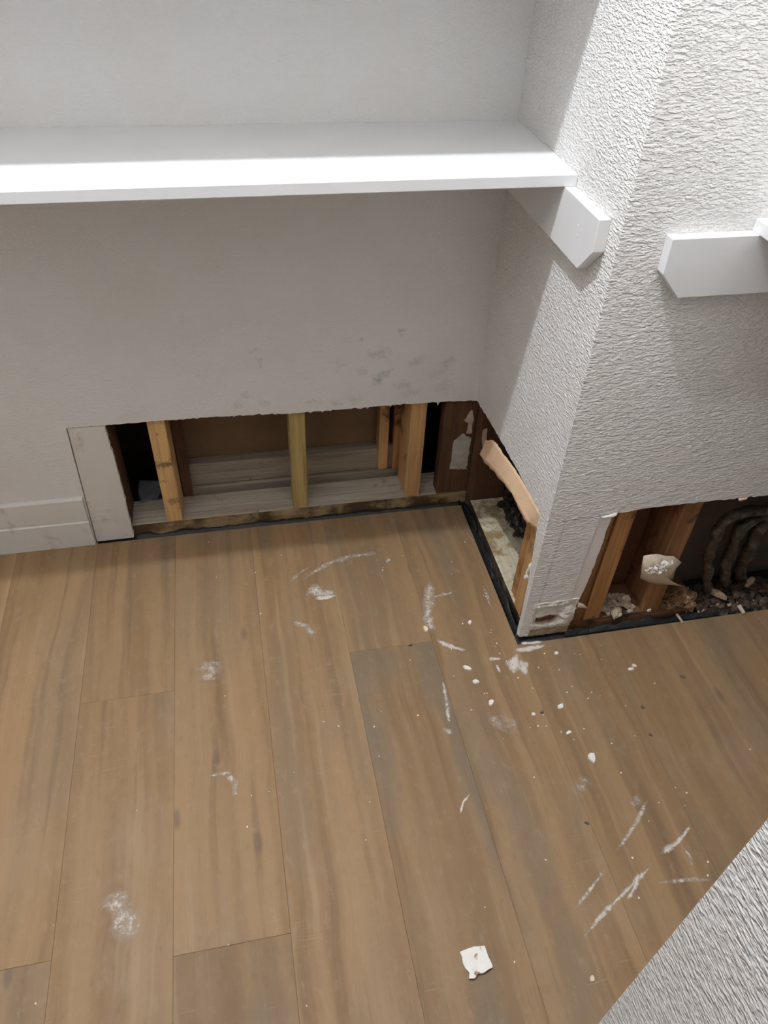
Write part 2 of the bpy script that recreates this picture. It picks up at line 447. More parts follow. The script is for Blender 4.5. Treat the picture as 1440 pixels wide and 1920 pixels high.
def tube(name, pts, radii, mat, parent=None, seg=12, lump=0.0, sub=6):
    """smooth tube through pts (Catmull-Rom)"""
    P = [Vector(p) for p in pts]
    path, rad = [], []
    for i in range(len(P) - 1):
        p0 = P[max(i - 1, 0)]; p1 = P[i]; p2 = P[i + 1]; p3 = P[min(i + 2, len(P) - 1)]
        for k in range(sub):
            t = k / sub
            path.append(0.5 * ((2 * p1) + (p2 - p0) * t + (2 * p0 - 5 * p1 + 4 * p2 - p3) * t * t + (3 * p1 - p0 - 3 * p2 + p3) * t ** 3))
            rad.append(radii[i] + (radii[i + 1] - radii[i]) * t)
    path.append(P[-1]); rad.append(radii[-1])
    bm = bmesh.new(); rings = []
    up = Vector((0, 1, 0))
    for i, p in enumerate(path):
        d = (path[min(i + 1, len(path) - 1)] - path[max(i - 1, 0)]).normalized()
        s = d.cross(up).normalized(); u = s.cross(d).normalized()
        ring = []
        for k in range(seg):
            a = 2 * math.pi * k / seg
            q = p + (s * math.cos(a) + u * math.sin(a)) * rad[i]
            if lump: q += (q - p).normalized() * lump * (noise.noise(q * 38) + 0.35 * noise.noise(q * 120))
            ring.append(bm.verts.new(q))
        rings.append(ring)
    for a, b in zip(rings[:-1], rings[1:]):
        for k in range(seg):
            bm.faces.new((a[k], a[(k + 1) % seg], b[(k + 1) % seg], b[k]))
    bm.faces.new(rings[0]); bm.faces.new(list(reversed(rings[-1])))
    return link(name, bm, mat, parent, True)

def shell(bm, thick, direction=None):
    """give an open surface a thickness: a second skin behind it and a rim"""
    bm.normal_update()
    vs, fs = bm.verts[:], bm.faces[:]
    rim = [e for e in bm.edges if len(e.link_faces) == 1]
    lay = bm.verts.layers.float.values()
    back = {}
    for v in vs:
        w = bm.verts.new(v.co + (direction if direction else -v.normal) * thick)
        for l in lay: w[l] = v[l]
        back[v] = w
    for f in fs: bm.faces.new([back[v] for v in reversed(f.verts[:])])
    for e in rim:
        a, b = e.verts
        bm.faces.new((a, b, back[b], back[a]))

def sheet(name, rows, thick, mat, parent=None, smooth=True, sub=0):
    """a curved thin sheet through a grid of points, with real thickness"""
    bm = bmesh.new()
    g = [[bm.verts.new(p) for p in r] for r in rows]
    for a, b in zip(g[:-1], g[1:]):
        for k in range(len(a) - 1):
            bm.faces.new((a[k], a[k + 1], b[k + 1], b[k]))
    bmesh.ops.recalc_face_normals(bm, faces=bm.faces[:])
    if sub:
        bmesh.ops.subdivide_edges(bm, edges=bm.edges[:], cuts=sub, use_grid_fill=True, smooth=0.6)
    shell(bm, thick)
    return link(name, bm, mat, parent, smooth)

def chip_bm(bm, c, rx, ry, h, r, n=7, tilt=0.25, rot=None):
    """an irregular flat flake"""
    rot = r.uniform(0, 6.28) if rot is None else rot
    ca, sa = math.cos(rot), math.sin(rot)
    tx, ty = r.uniform(-tilt, tilt), r.uniform(-tilt, tilt)
    lo, hi = [], []
    for k in range(n):
        a = 2 * math.pi * k / n + r.uniform(-0.25, 0.25)
        q = r.uniform(0.72, 1.1)
        x, y = rx * q * math.cos(a), ry * q * math.sin(a)
        X, Y = x * ca - y * sa, x * sa + y * ca
        z = X * tx + Y * ty
        lo.append((X, Y, z)); hi.append((X * 0.86, Y * 0.86, z + h * r.uniform(0.8, 1.15)))
    mn = min(p[2] for p in lo)
    A = [bm.verts.new((c[0] + p[0], c[1] + p[1], c[2] + p[2] - mn)) for p in lo]
    B = [bm.verts.new((c[0] + p[0], c[1] + p[1], c[2] + p[2] - mn)) for p in hi]
    bm.faces.new(list(reversed(A))); bm.faces.new(B)
    for k in range(n):
        bm.faces.new((A[k], A[(k + 1) % n], B[(k + 1) % n], B[k]))

def chip(name, c, rx, ry, h, mat, seed, n=8, tilt=0.0, rot=None):
    bm = bmesh.new()
    chip_bm(bm, c, rx, ry, h, random.Random(seed), n, tilt, rot)
    return link(name, bm, mat)

# ------------------------------------------------------------------ floor
fl = box('floor', XL, XR, -1.6, 0.5, -0.04, -0.0085, M_SUB)
structure(fl, 'wood-look plank floor over black underlay with dust and plaster chips', 'floor')
PITCH, SEAM0 = 0.184, -0.5575
def plank(x0, x1, y0, y1, seed, grey, tone):
    bm = bmesh.new()
    g = 0.00012
    fs = add_box(bm, x0 + g, x1 - g, y0 + g, y1 - g, -0.0085, 0.0)
    top = fs[1]
    bmesh.ops.bevel(bm, geom=list(top.edges), offset=0.0004, segments=1, affect='EDGES')
    o = link('plank', bm, M_FLOOR, fl)
    o.color = (seed, grey, tone, 1)
cols = {   # column index -> joints (y), then (grey, tone) from the back wall towards the door
    -11: ([-0.60], [(.2, .5), (.5, .5)]), -10: ([-0.20], [(.3, .5), (.4, .5)]), -9: ([-0.85], [(.2, .5), (.5, .5)]), -8: ([-0.30], [(.2, .5), (.5, .5)]), -7: ([-0.75], [(.4, .4), (.2, .6)]), -6: ([-0.15], [(.3, .5), (.3, .5)]),
    -5: ([-0.98], [(.5, .4), (.4, .5)]), -4: ([-1.30], [(.25, .5), (.3, .6)]), -3: ([-0.92], [(.2, .55), (.3, .5)]),
    -2: ([-0.452], [(.25, .42), (.35, .45)]), -1: ([-0.949], [(.2, .52), (.75, .10)]), 0: ([-1.28], [(.35, .62), (.4, .5)]),
    1: ([-0.417], [(.35, .46), (.85, .30)]), 2: ([-1.24], [(.5, .46), (.5, .4)]), 3: ([-1.33], [(.35, .34), (.4, .5)]),
    4: ([-1.30], [(.20, .26), (.4, .4)]), 5: ([-0.99], [(.3, .24), (.3, .4)]), 6: ([-0.80], [(.3, .4), (.4, .5)])}
for k, (joints, looks) in cols.items():
    x0 = SEAM0 + k * PITCH; x1 = x0 + PITCH
    if k == 2: x1 = -0.0055
    if k == 3: x0 = -0.0055
    x0 = max(x0, XL); x1 = min(x1, XR)
    if x1 - x0 < 0.02: continue
    ytop = 0.008 if x1 <= 0.0 else YF - 0.013
    if x1 < -0.80: ytop = YB - 0.001
    ys = [ytop] + joints + [-1.6]
    for i in range(len(ys) - 1):
        gr, tn = looks[min(i, len(looks) - 1)]
        plank(x0, x1, ys[i + 1], ys[i], ((k * 37 + i * 11) % 23) / 23.0, gr, tn)

# ------------------------------------------------------------------ back wall: drywall with cut-out, framing behind it
cut = [(-0.9203, 0.3412), (-0.8413, 0.3397), (-0.792, 0.3412), (-0.6679, 0.3404), (-0.517, 0.3367), (-0.4457, 0.3316), (-0.373, 0.3308),
       (-0.2495, 0.3318), (-0.1228, 0.3305), (-0.0449, 0.3276), (0.0127, 0.3232)]
pts = [(XL, CEIL), (XL, 0.0), (-0.9300, 0.0)] + jag(cut, 0.007, 0.0009, 3) + [(0.0127, CEIL)]
wb = prism('wall_back', pts, 'y', YB, YB + DW, M_BACK)
structure(wb, 'white back wall with grey mould spots above a cut-out along the floor', 'wall')
st = [(-0.9283, 0.0), (-0.9180, 0.3392), (-0.8413, 0.3375)] + jag([(-0.8413, 0.3375), (-0.8385, 0.1859), (-0.8411, 0.0)], 0.01, 0.0009, 5)[1:]
s = prism('drywall_strip', st, 'y', YB + 0.0012, YB + DW, M_STRIP, wb)
tag(s, 'stained strip of old white drywall beside the cut-out')
# thin ledges of the old baseboard paint on the strip
for z, w in ((0.1325, 0.0014), (0.0995, 0.001), (0.071, 0.0016)):
    bm = bmesh.new(); add_box(bm, -0.925, -0.868 - RND.uniform(0, .02), YB + 0.0002, YB + 0.002, z, z + w)
    link('paint_ridge', bm, M_BASE, s)
def stud(x0, x1, y0, y1, z0, mat, parent, z1=2.60, bev=0.0018):
    return box('stud', x0, x1, y0, y1, z0, z1, mat, parent, bev)
FB = YB + DW
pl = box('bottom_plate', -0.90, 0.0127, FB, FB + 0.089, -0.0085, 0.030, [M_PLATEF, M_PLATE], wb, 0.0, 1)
stud(-0.878, -0.8395, FB, FB + 0.089, 0.030, M_BRN, wb)
stud(-0.7560, -0.7175, FB, FB + 0.089, 0.030, M_TAN, wb)
stud(-0.4440, -0.4065, FB, FB + 0.060, 0.030, M_YEL, wb)
stud(-0.1550, -0.1160, FB, FB + 0.089, 0.030, M_TAN2, wb)
stud(-0.0700, 0.0127, FB, FB + 0.038, 0.030, M_BRN, wb)
stud(-0.7160, -0.6920, FB + 0.0895, FB + 0.1035, -0.0085, M_BRN, wb)
stud(-0.2080, -0.1830, FB + 0.098, FB + 0.135, 0.05, M_TAN2, wb)
stud(-0.1700, -0.1440, FB + 0.094, FB + 0.135, 0.05, M_BRN2, wb)
box('backing_board', -0.735, -0.10, FB + 0.104, FB + 0.142, -0.0085, 0.043, M_GREYW, wb, 0.002)
box('backing_board', -0.735, -0.13, FB + 0.110, FB + 0.142, 0.0455, 0.112, M_GREYW, wb, 0.002)
box('backing_panel', -0.735, -0.15, FB + 0.143, FB + 0.156, -0.0085, 2.60, M_PANEL, wb)
box('backing_panel', XL, 0.12, FB + 0.230, FB + 0.243, -0.0085, 2.60, M_DARKC, wb)  # dark sheet; the shade of the deep bays is in its colour
bm = bmesh.new()
r = random.Random(4)
chip_bm(bm, (-0.80, FB + 0.125, 0.0), 0.055, 0.045, 0.035, r, 10, 0.05)
o = link('concrete_lump', bm, M_CONC)
tag(o, 'grey lump of concrete in the dark left bay of the back cut-out', 'concrete')
# torn paper tufts hanging from the cut edge
for i, (x, z, l) in enumerate([(-0.8089, .3406, .005), (-0.5759, .3394, .006), (-0.5650, .3388, .009), (-0.3669, .3311, .008), (-0.3486, .3308, .006),
                               (-0.2619, .3316, .009), (-0.1991, .3312, .006), (-0.2080, .3312, .008), (-0.094, .3297, .014), (-0.4399, .3321, .008), (-0.63, .3402, .004)]):
    q = random.Random(i)
    rows = [[(x + d * (1 - .7 * t) + q.uniform(-.0003, .0003) + t * q.uniform(-.0004, .0004), YB - 0.0008 + 0.006 * t, z + 0.0012 - l * t) for d in (-.004, -.001, .0025)] for t in (0, .5, 1)]
    sheet('paper_tuft', rows, 0.0005, M_CHIP, wb)
# paper and gypsum left on the corner stud
for nm, poly, mt in (('paper_residue', [(-0.040, .2017), (-0.030, .2100), (-0.0189, .2224), (-0.010, .2120), (0.0035, .2061), (0.0035, .1061), (-0.02, .1090), (-0.0418, .1117)], M_RESID),
                     ('paper_residue', [(-0.0206, .2611), (-0.004, .2907), (0.0035, .262), (0.002, .235), (0.0033, .22), (-0.0106, .2215), (-0.009, .252)], M_RESIDP)):
    o = prism(nm, jag(poly + poly[:1], 0.006, 0.001, 9)[:-1], 'y', FB - 0.0022, FB + 0.0004, mt, wb)
# baseboard left of the strip
bb = bmesh.new()
prof = [(YB, 0.0), (YB - 0.0095, 0.0), (YB - 0.0095, 0.0735), (YB - 0.0068, 0.0765), (YB - 0.0068, 0.0795), (YB - 0.0075, 0.082),
        (YB - 0.0075, 0.142), (YB - 0.0045, 0.1465), (YB, 0.1475)]
A = [bb.verts.new((XL, y, z)) for y, z in prof]; B = [bb.verts.new((-0.9305 - z * 0.0, y, z)) for y, z in prof]
bb.faces.new(A); bb.faces.new(list(reversed(B)))
for i in range(len(prof)):
    j = (i + 1) % len(prof); bb.faces.new((A[i], B[i], B[j], A[j]))
o = link('baseboard_back', bb, M_BASE)
structure(o, 'old white baseboard with dirty caulk along the back wall', 'baseboard')

# ------------------------------------------------------------------ side wall (return) with its cut-out
side = [(YB, CEIL), (YF + DW, CEIL), (YF + DW, 0.0)] + jag([(YF + DW + 0.0006, 0.0), (-0.4300, 0.0934), (-0.4244, 0.1851), (-0.4143, 0.2686), (-0.4035, 0.347)], 0.012, 0.0006, 6) \
     + jag([(-0.4035, 0.347), (-0.394, 0.3440), (-0.2609, 0.3440), (-0.1089, 0.336), (YB, 0.3245)], 0.008, 0.0009, 8)[1:]
ws = prism('wall_side', side, 'x', 0.0, DW, M_TEX)
structure(ws, 'short white textured side wall with torn cut-out at its foot', 'wall')
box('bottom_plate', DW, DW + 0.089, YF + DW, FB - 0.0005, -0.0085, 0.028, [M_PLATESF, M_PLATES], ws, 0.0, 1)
stud(DW - 0.001, DW + 0.089, -0.010, FB - 0.001, 0.028, M_BRN, ws)
stud(DW + 0.006, DW + 0.089, -0.3630, -0.3265, 0.028, M_BRN2, ws)
stud(DW - 0.0005, DW + 0.089, -0.4040, -0.3660, 0.028, M_TAN2, ws)
box('backing_panel', DW + 0.092, DW + 0.104, -0.33, -0.012, -0.0085, 2.60, M_MOULD, ws)
o = prism('paper_residue', [(0.0165, .2560), (0.027, .2594), (0.0298, .2172), (0.0249, .1913), (0.0170, .2306)], 'y', -0.0118, -0.0098, M_RESIDP, ws)
# torn kraft paper still hanging from the cut edge
top = [(-0.4070, .3400, .004), (-0.3992, .3445, .000), (-0.3600, .3450, -.001), (-0.3189, .3450, -.0015), (-0.2614, .3415, -.003), (-0.2080, .3360, -.006), (-0.1700, .3300, -.008), (-0.1370, .3210, -.008), (-0.1000, .2950, -.009)]
bot = [(-0.4050, .3000, .003), (-0.3850, .2950, -.004), (-0.3740, .2960, -.010), (-0.3400, .3010, -.014), (-0.2997, .3035, -.016), (-0.2450, .2930, -.017), (-0.2020, .2810, -.018), (-0.1404, .2600, -.017), (-0.0930, .2490, -.016)]
def along(pts, t):
    f = t * (len(pts) - 1); i = min(int(f), len(pts) - 2); f -= i
    p0, p1, p2, p3 = (Vector(pts[max(0, min(len(pts) - 1, j))]) for j in (i - 1, i, i + 1, i + 2))
    return 0.5 * (2 * p1 + (p2 - p0) * f + (2 * p0 - 5 * p1 + 4 * p2 - p3) * f * f + (3 * p1 - p0 - 3 * p2 + p3) * f ** 3)
rows = []
r = random.Random(3)
NC = 54
for i in range(NC + 1):
    t = i / NC
    A_, B_ = along(top, t), along(bot, t)
    ja = 0.0030 * noise.noise(Vector((t * 21, 1.5, 0))) + r.uniform(-.0011, .0011) if t > .45 else 0
    jb = 0.0045 * noise.noise(Vector((t * 17, 8.5, 0))) + r.uniform(-.0016, .0016)
    row = []
    for k in range(7):
        u = k / 6
        p = A_ + (B_ - A_) * u
        p += Vector((0, (ja if k == 0 else 0) + (jb if k == 6 else 0), 0.0012 * noise.noise(Vector((t * 7, u * 3, 2)))))
        if i == NC: p.x += 0.006 * noise.noise(Vector((u * 9, 4, 4)))
        row.append((p[2], p[0], p[1]))
    rows.append(row)
o = sheet('torn_paper', rows, 0.0009, M_KRAFT, ws, True)
tag(o, 'long torn flap of tan drywall paper')
bm = bmesh.new()
for i in range(7):
    chip_bm(bm, (0.002 + r.uniform(-.003, .003), -0.413 + r.uniform(-.004, .004), 0.165 + i * 0.006), .005, .004, .006, r, 6, 0.6)
o = link('torn_gypsum_edge', bm, M_CHIP, ws)

# ------------------------------------------------------------------ wall right of the corner with its cut-out
fr = [(0.0, CEIL), (0.0, 0.010)] + jag([(0.0, 0.010), (0.020, 0.008), (0.026, 0.045), (0.029, 0.104), (0.060, 0.1115), (0.097, 0.106)], 0.006, 0.0012, 12)[1:] \
   + [(0.1015, 0.2372), (0.1065, 0.3562)] + jag([(0.1065, 0.3575), (0.1323, 0.3590), (0.1857, 0.3640), (0.2416, 0.3655), (0.3219, 0.3645), (0.4633, 0.3630), (XR, 0.3620)], 0.009, 0.0009, 13) + [(XR, CEIL)]
wf = prism('wall_front', fr, 'y', YF, YF + DW, M_FRONT)
structure(wf, 'white textured wall right of the corner with mouldy cut-out at its foot', 'wall')
sp = [(0.0975, 0.105), (0.1020, 0.2372), (0.1070, 0.3560), (0.1325, 0.3575)] + jag([(0.1325, 0.3575), (0.1310, 0.2554), (0.1271, 0.1767), (0.1200, 0.100)], 0.012, 0.0007, 14)[1:]
prism('drywall_strip', sp, 'y', YF + 0.0014, YF + DW, M_TAPE, wf)
# crumbled foot of the corner: wet gypsum core, lumps and folded paper
r = random.Random(21)
bm = bmesh.new()
wet = bm.verts.layers.float.new('wet')
gx, gz = 46, 44
grid = []
def bump2(x, z, cx, cz, rx, rz): return max(0.0, 1 - ((x - cx) / rx) ** 2 - ((z - cz) / rz) ** 2)
for i in range(gx):
    row = []
    for k in range(gz):
        x = 0.018 + 0.100 * i / (gx - 1); z = 0.0005 + 0.1165 * k / (gz - 1)
        if i == gx - 1: x += 0.011 * noise.noise(Vector((3, 1, z * 90))) - 0.006 * (1 - z / .117)
        n1 = noise.noise(Vector((x * 60, 3.1, z * 75))); n2 = noise.noise(Vector((x * 190, 7.0, z * 240)))
        hole = min(1, 1.7 * bump2(x, z, .056 + .006 * n1, .056 + .004 * n2, .034, .017))
        low = min(1, max(0, (0.030 + .008 * n1 - z) / .006))
        lump = bump2(x, z, .101, .062, .020, .036)
        ridge = max(0, 1 - abs(z - (.1055 + .004 * n1)) / .0035) * (1 if .026 < x < .085 else 0)
        ridge2 = max(0, 1 - abs(z - (.0985 + .005 * n1)) / .003) * (1 if .03 < x < .070 else 0)
        out = 0.0006 + 0.0024 * n1 + 0.0018 * n2 - 0.0095 * hole - 0.0035 * low + 0.007 * lump + 0.0038 * max(ridge, ridge2)
        v = bm.verts.new((x, YF - out, z))
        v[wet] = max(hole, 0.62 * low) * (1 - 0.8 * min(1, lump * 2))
        row.append(v)
    grid.append(row)
for a, b in zip(grid[:-1], grid[1:]):
    for k in range(gz - 1): bm.faces.new((a[k], a[k + 1], b[k + 1], b[k]))
bmesh.ops.recalc_face_normals(bm, faces=bm.faces[:])
shell(bm, 0.003, Vector((0, 1, 0)))
o = link('crumbled_gypsum', bm, M_FOOT, wf, True)
tag(o, 'crumbled wet gypsum at the foot of the corner')
o = sheet('paper_fold', [[(0.118, YF + .001, .104), (0.119, YF - .002, .096), (0.120, YF, .086)], [(0.132, YF - .004, .098), (0.133, YF - .006, .092), (0.132, YF - .004, .086)], [(0.142, YF - .003, .086), (0.143, YF - .004, .084), (0.1425, YF - .003, .0825)]], .0008, M_RESIDP, wf, True, 1)
sheet('paper_tuft', [[(0.108, YF - .001, .3575), (0.120, YF - .002, .3600), (0.134, YF - .001, .3615), (0.143, YF + .001, .361)], [(0.110, YF - .004, .3555), (0.121, YF - .005, .3565), (0.132, YF - .005, .3555), (0.140, YF - .003, .3575)]], .0008, M_CHIP, wf, True, 1)
sheet('paper_tuft', [[(0.398, YF - .001, .3645), (0.410, YF - .002, .3645), (0.420, YF, .364)], [(0.400, YF - .004, .359), (0.409, YF - .004, .360), (0.417, YF - .003, .361)]], .0008, M_KRAFT, wf, True, 1)
FF = YF + DW
box('bottom_plate', DW, 0.435, FF, FF + 0.089, -0.0085, 0.022, M_PLATER, wf, 0.001)
stud(0.110, 0.1490, FF, FF + 0.089, 0.022, M_BRN3, wf)
stud(0.1535, 0.1920, FF - 0.001, FF + 0.089, 0.022, M_BRN2, wf)
stud(0.2960, 0.3370, FF, FF + 0.089, 0.022, M_BRN3, wf)
box('backing_panel', 0.17, 0.345, FF + 0.092, FF + 0.104, -0.0085, 2.60, M_REDP, wf)
box('backing_panel', 0.345, XR + 0.1, FF + 0.098, FF + 0.110, -0.0085, 2.60, M_GREYP, wf)
# drywall paper scrap stuck to the third stud
bm = bmesh.new()
outline = [(0.2404, .2192), (0.2560, .2225), (0.2721, .2215), (0.2920, .2110), (0.3151, .2045), (0.3374, .1869), (0.3343, .1626), (0.3324, .1376), (0.3192, .1314),
           (0.350, .1130), (0.383, .0937), (0.3437, .1120), (0.3043, .1185), (0.2790, .1300), (0.2558, .146), (0.2470, .180)]
cx, cz = 0.292, 0.168
ctr = bm.verts.new((cx, FF - 0.022, cz))
mid = [bm.verts.new((cx + (x - cx) * .55, FF - 0.017 + 0.006 * noise.noise(Vector((x * 50, 0, z * 50))), cz + (z - cz) * .55)) for x, z in outline]
rim = [bm.verts.new((x, FF - 0.006 + 0.008 * noise.noise(Vector((x * 40, 2, z * 40))), z)) for x, z in outline]
n = len(outline)
for i in range(n):
    j = (i + 1) % n
    bm.faces.new((ctr, mid[i], mid[j])); bm.faces.new((mid[i], rim[i], rim[j], mid[j]))
bmesh.ops.recalc_face_normals(bm, faces=bm.faces[:])
shell(bm, 0.0015)
o = link('torn_drywall_scrap', bm, M_SCRAP, wf, True)
tag(o, 'ragged scrap of drywall paper stuck on a brown stud')
bm = bmesh.new()
for i in range(44):
    chip_bm(bm, (0.274 + r.gauss(0, .013), FF - 0.0225 + r.uniform(-.003, .002), 0.190 + r.gauss(0, .008)), r.uniform(.003, .008), r.uniform(.002, .004), r.uniform(.002, .005), r, 7, 0.9)
link('gypsum_crumbs', bm, M_GYP, o)

# ------------------------------------------------------------------ black sill membrane strips in the gap between planks and plates
def membrane(name, a, b, out, label, seed, w0=0.0, w1=0.0195, zlo=-0.006, zhi=0.010):
    """crinkled strip from a to b along the gap; out points from the planks to the plate"""
    r = random.Random(seed)
    a, b, out = Vector(a), Vector(b), Vector(out)
    wide = w1
    L = (b - a).length; n = int(L / 0.007)
    rows = []
    for i in range(n + 1):
        t = i / n
        base = a + (b - a) * t
        q = noise.noise(Vector((t * L * 22, seed, 0))); q2 = noise.noise(Vector((t * L * 60, seed + 9, 0)))
        row = []
        w1 = wide * (0.80 + 0.35 * q + 0.2 * q2)
        for k, (u, z) in enumerate(((w0, zlo), (w0 + (w1 - w0) * .3, zlo + 0.002 + 0.002 * q2), (w0 + (w1 - w0) * .6, (zlo + zhi) / 2 + 0.003 * q), (w1 - 0.0015, zhi * (0.55 + 0.9 * q + 0.35 * q2)))):
            row.append(base + out * u + Vector((0, 0, z + r.uniform(-.0006, .0006))))
        rows.append(row)
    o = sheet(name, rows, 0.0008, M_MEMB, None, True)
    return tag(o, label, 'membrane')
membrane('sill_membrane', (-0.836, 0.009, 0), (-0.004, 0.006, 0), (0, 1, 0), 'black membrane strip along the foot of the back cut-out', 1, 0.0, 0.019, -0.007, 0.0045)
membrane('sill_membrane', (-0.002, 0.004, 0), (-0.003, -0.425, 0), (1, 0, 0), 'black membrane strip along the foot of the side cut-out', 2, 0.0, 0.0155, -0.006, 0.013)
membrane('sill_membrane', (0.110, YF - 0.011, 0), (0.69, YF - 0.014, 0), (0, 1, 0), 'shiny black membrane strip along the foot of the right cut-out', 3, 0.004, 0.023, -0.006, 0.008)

# ------------------------------------------------------------------ debris inside the right cut-out
def pile(name, cx, cy, z, rx, ry, h, n, size, mat, label, seed, flat=0.5):
    r = random.Random(seed); bm = bmesh.new()
    for i in range(n):
        a = r.uniform(0, 6.28); q = math.sqrt(r.random())
        x, y = cx + rx * q * math.cos(a), cy + ry * q * math.sin(a)
        s = size * r.uniform(.4, 1.25)
        chip_bm(bm, (x, y, z + h * (1 - q) * r.random()), s, s * r.uniform(.4, .8), s * r.uniform(.15, flat), r, 6, 0.5)
    o = link(name, bm, mat)
    return tag(o, label, 'debris', None, 'stuff')
pile('plaster_flakes', 0.245, FF + 0.025, 0.022, 0.040, 0.030, 0.030, 90, 0.0105, M_DEBP, 'heap of pale plaster flakes between two studs of the right cut-out', 31)
pile('rotten_wood_bits', 0.390, FF + 0.020, 0.022, 0.048, 0.030, 0.035, 110, 0.012, M_ROT, 'rotten brown wood fragments beside the papered stud', 32)
pile('dark_rubble', 0.560, FF + 0.028, -0.008, 0.130, 0.050, 0.045, 330, 0.012, M_DEBD, 'dark mouldy rubble under the hoses of the right cut-out', 33)
pile('tan_grit', 0.520, FF - 0.004, 0.004, 0.130, 0.008, 0.006, 22, 0.0048, M_LUMP, 'tan grit strewn on the membrane of the right cut-out', 34)
pile('side_grit', 0.062, -0.19, 0.028, 0.03, 0.14, 0.004, 26, 0.0045, M_DEBP, 'fine pale grit on the plate of the side cut-out', 36)
bm = bmesh.new(); r = random.Random(5)
for i in range(60):
    chip_bm(bm, (DW + 0.080 + r.uniform(-.012, .010), -0.10 + r.uniform(-.08, .07), 0.028 + r.uniform(0, .04)), r.uniform(.006, .013), r.uniform(.005, .010), r.uniform(.005, .014), r, 6, 0.6)
tag(link('mouldy_crumbs', bm, M_MOULD), 'black mouldy crumbs behind the torn tan paper flap', 'debris', None, 'stuff')
o = tube('hose', [(0.575, -.400, .272), (0.5107, -.400, .276), (0.4711, -.400, .274), (0.438, -.400, .255), (0.432, -.400, .2263), (0.4360, -.400, .1615), (0.4570, -.400, .080), (0.484, -.402, .012)], [.010, .010, .011, .012, .012, .0115, .010, .009], M_HOSE, lump=.006)
tag(o, 'dark grimy hose arching outermost over the other hoses', 'hose', 'grimy hoses in the wall')
o = tube('hose', [(0.600, -.385, .235), (0.535, -.385, .232), (0.500, -.385, .212), (0.503, -.385, .160), (0.510, -.387, .098), (0.522, -.389, .050), (0.553, -.390, .008)], [.010, .011, .013, .0135, .012, .010, .009], M_HOSE, lump=.006)
tag(o, 'dark grimy hose in the middle of the three bent ones', 'hose', 'grimy hoses in the wall')
o = tube('hose', [(0.625, -.372, .225), (0.565, -.374, .195), (0.566, -.374, .112), (0.568, -.376, .060), (0.590, -.378, .012)], [.011, .014, .015, .012, .010], M_HOSE, lump=.007)
tag(o, 'thick dark grimy hose innermost behind the others', 'hose', 'grimy hoses in the wall')
# lumps and strips that can be picked out
o = chip('gypsum_lump', (0.4919, -0.4196, 0.028), .022, .008, .010, M_LUMP, 41, 8, 0.1, -0.9); tag(o, 'tan gypsum lump lying at the foot of the outermost hose', 'plaster lump')
o = chip('gypsum_lump', (0.5750, -0.4080, 0.042), .020, .008, .012, M_LUMP, 42, 8, 0.1, 0.5); tag(o, 'tan gypsum lump on dark rubble at the right frame edge', 'plaster lump')
o = chip('gypsum_lump', (-0.066, FB + 0.055, 0.030), .014, .012, .010, M_RESIDP, 43, 9, 0.1); tag(o, 'pinkish gypsum lump on the plate left of the dark corner stud', 'plaster lump')
def stick(c0, c1, w, h, mat, label):
    a, b = Vector(c0), Vector(c1)
    d = (b - a).normalized(); s = d.cross(Vector((0, 0, 1))).normalized() * w / 2
    bm = bmesh.new(); u = Vector((0, 0, h))
    vs = [bm.verts.new(p) for p in (a - s, a + s, b + s * .7, b - s * .7, a - s * .7 + u, a + s * .8 + u, b + s * .6 + u, b - s * .6 + u)]
    for q in ((3, 2, 1, 0), (4, 5, 6, 7), (0, 1, 5, 4), (1, 2, 6, 5), (2, 3, 7, 6), (3, 0, 4, 7)): bm.faces.new([vs[i] for i in q])
    return tag(link('wood_splinter', bm, mat), label, 'splinter')
stick((0.3838, -0.442, .007), (0.3891, -0.4652, .002), .006, .003, M_DEBP, 'thin pale splinter lying across the right black membrane')
stick((0.5411, -0.4439, .009), (0.5443, -0.464, .003), .010, .004, M_SCRAP, 'broad pale splinter on the membrane below the hoses')
o = chip('plaster_chip', (0.313, -0.4286, 0.022), .010, .006, .006, M_CHIP, 44, 7, 0.2); tag(o, 'white plaster chip on the plate in front of the papered stud', 'plaster chip')

# ------------------------------------------------------------------ shelves and cleats
def shelf(x0, x1, y0, y1, z1, t, label):
    bm = bmesh.new(); add_box(bm, x0, x1, y0, y1, z1 - t, z1, 0.0012)
    return tag(link('shelf', bm, M_SHELF), label, 'shelf')
YS = -0.2755
shelf(XL, 0.0, YS, YB, 0.935, 0.018, 'long white painted shelf across the back alcove')
ZU = 1.328
shelf(XL, 0.0, YS, YB, ZU, 0.018, 'upper white shelf of the back alcove, above the frame')
def cleat_side(ztop, label):
    prof = [(YB, ztop), (-0.4085, ztop), (-0.4110, ztop - 0.0465), (-0.3730, ztop - 0.0885), (YB, ztop - 0.0885)]
    return tag(prism('shelf_cleat', prof, 'x', -0.019, 0.0, M_SHELF, None, 0.0008), label, 'cleat')
c1 = cleat_side(0.917, 'white angled-end shelf cleat on the side wall under the long shelf')
chip_bm_ = bmesh.new()
for (y, z) in ((-0.346, 0.885), (-0.349, 0.872)):
    chip_bm(chip_bm_, (0, 0, 0), .0022, .0016, .0006, random.Random(2), 7, 0.0)
    for v in list(chip_bm_.verts)[-14:]:
        x0_, y0_, z0_ = v.co; v.co = (-0.0190 - z0_, y + x0_, z + y0_)
tag(link('nail_filler', chip_bm_, M_CHIP, c1), 'white dab of filler over a nail')
cleat_side(ZU - 0.018, 'white angled-end cleat of the upper shelf, above the frame')
prof = [(XR, 0.908), (0.0700, 0.908), (0.0710, 0.8560), (0.1070, 0.8175), (XR, 0.8175)]
tag(prism('shelf_cleat', prof, 'y', YF - 0.019, YF, M_SHELF, None, 0.0008), 'white angled-end shelf cleat on the wall right of the corner', 'cleat')
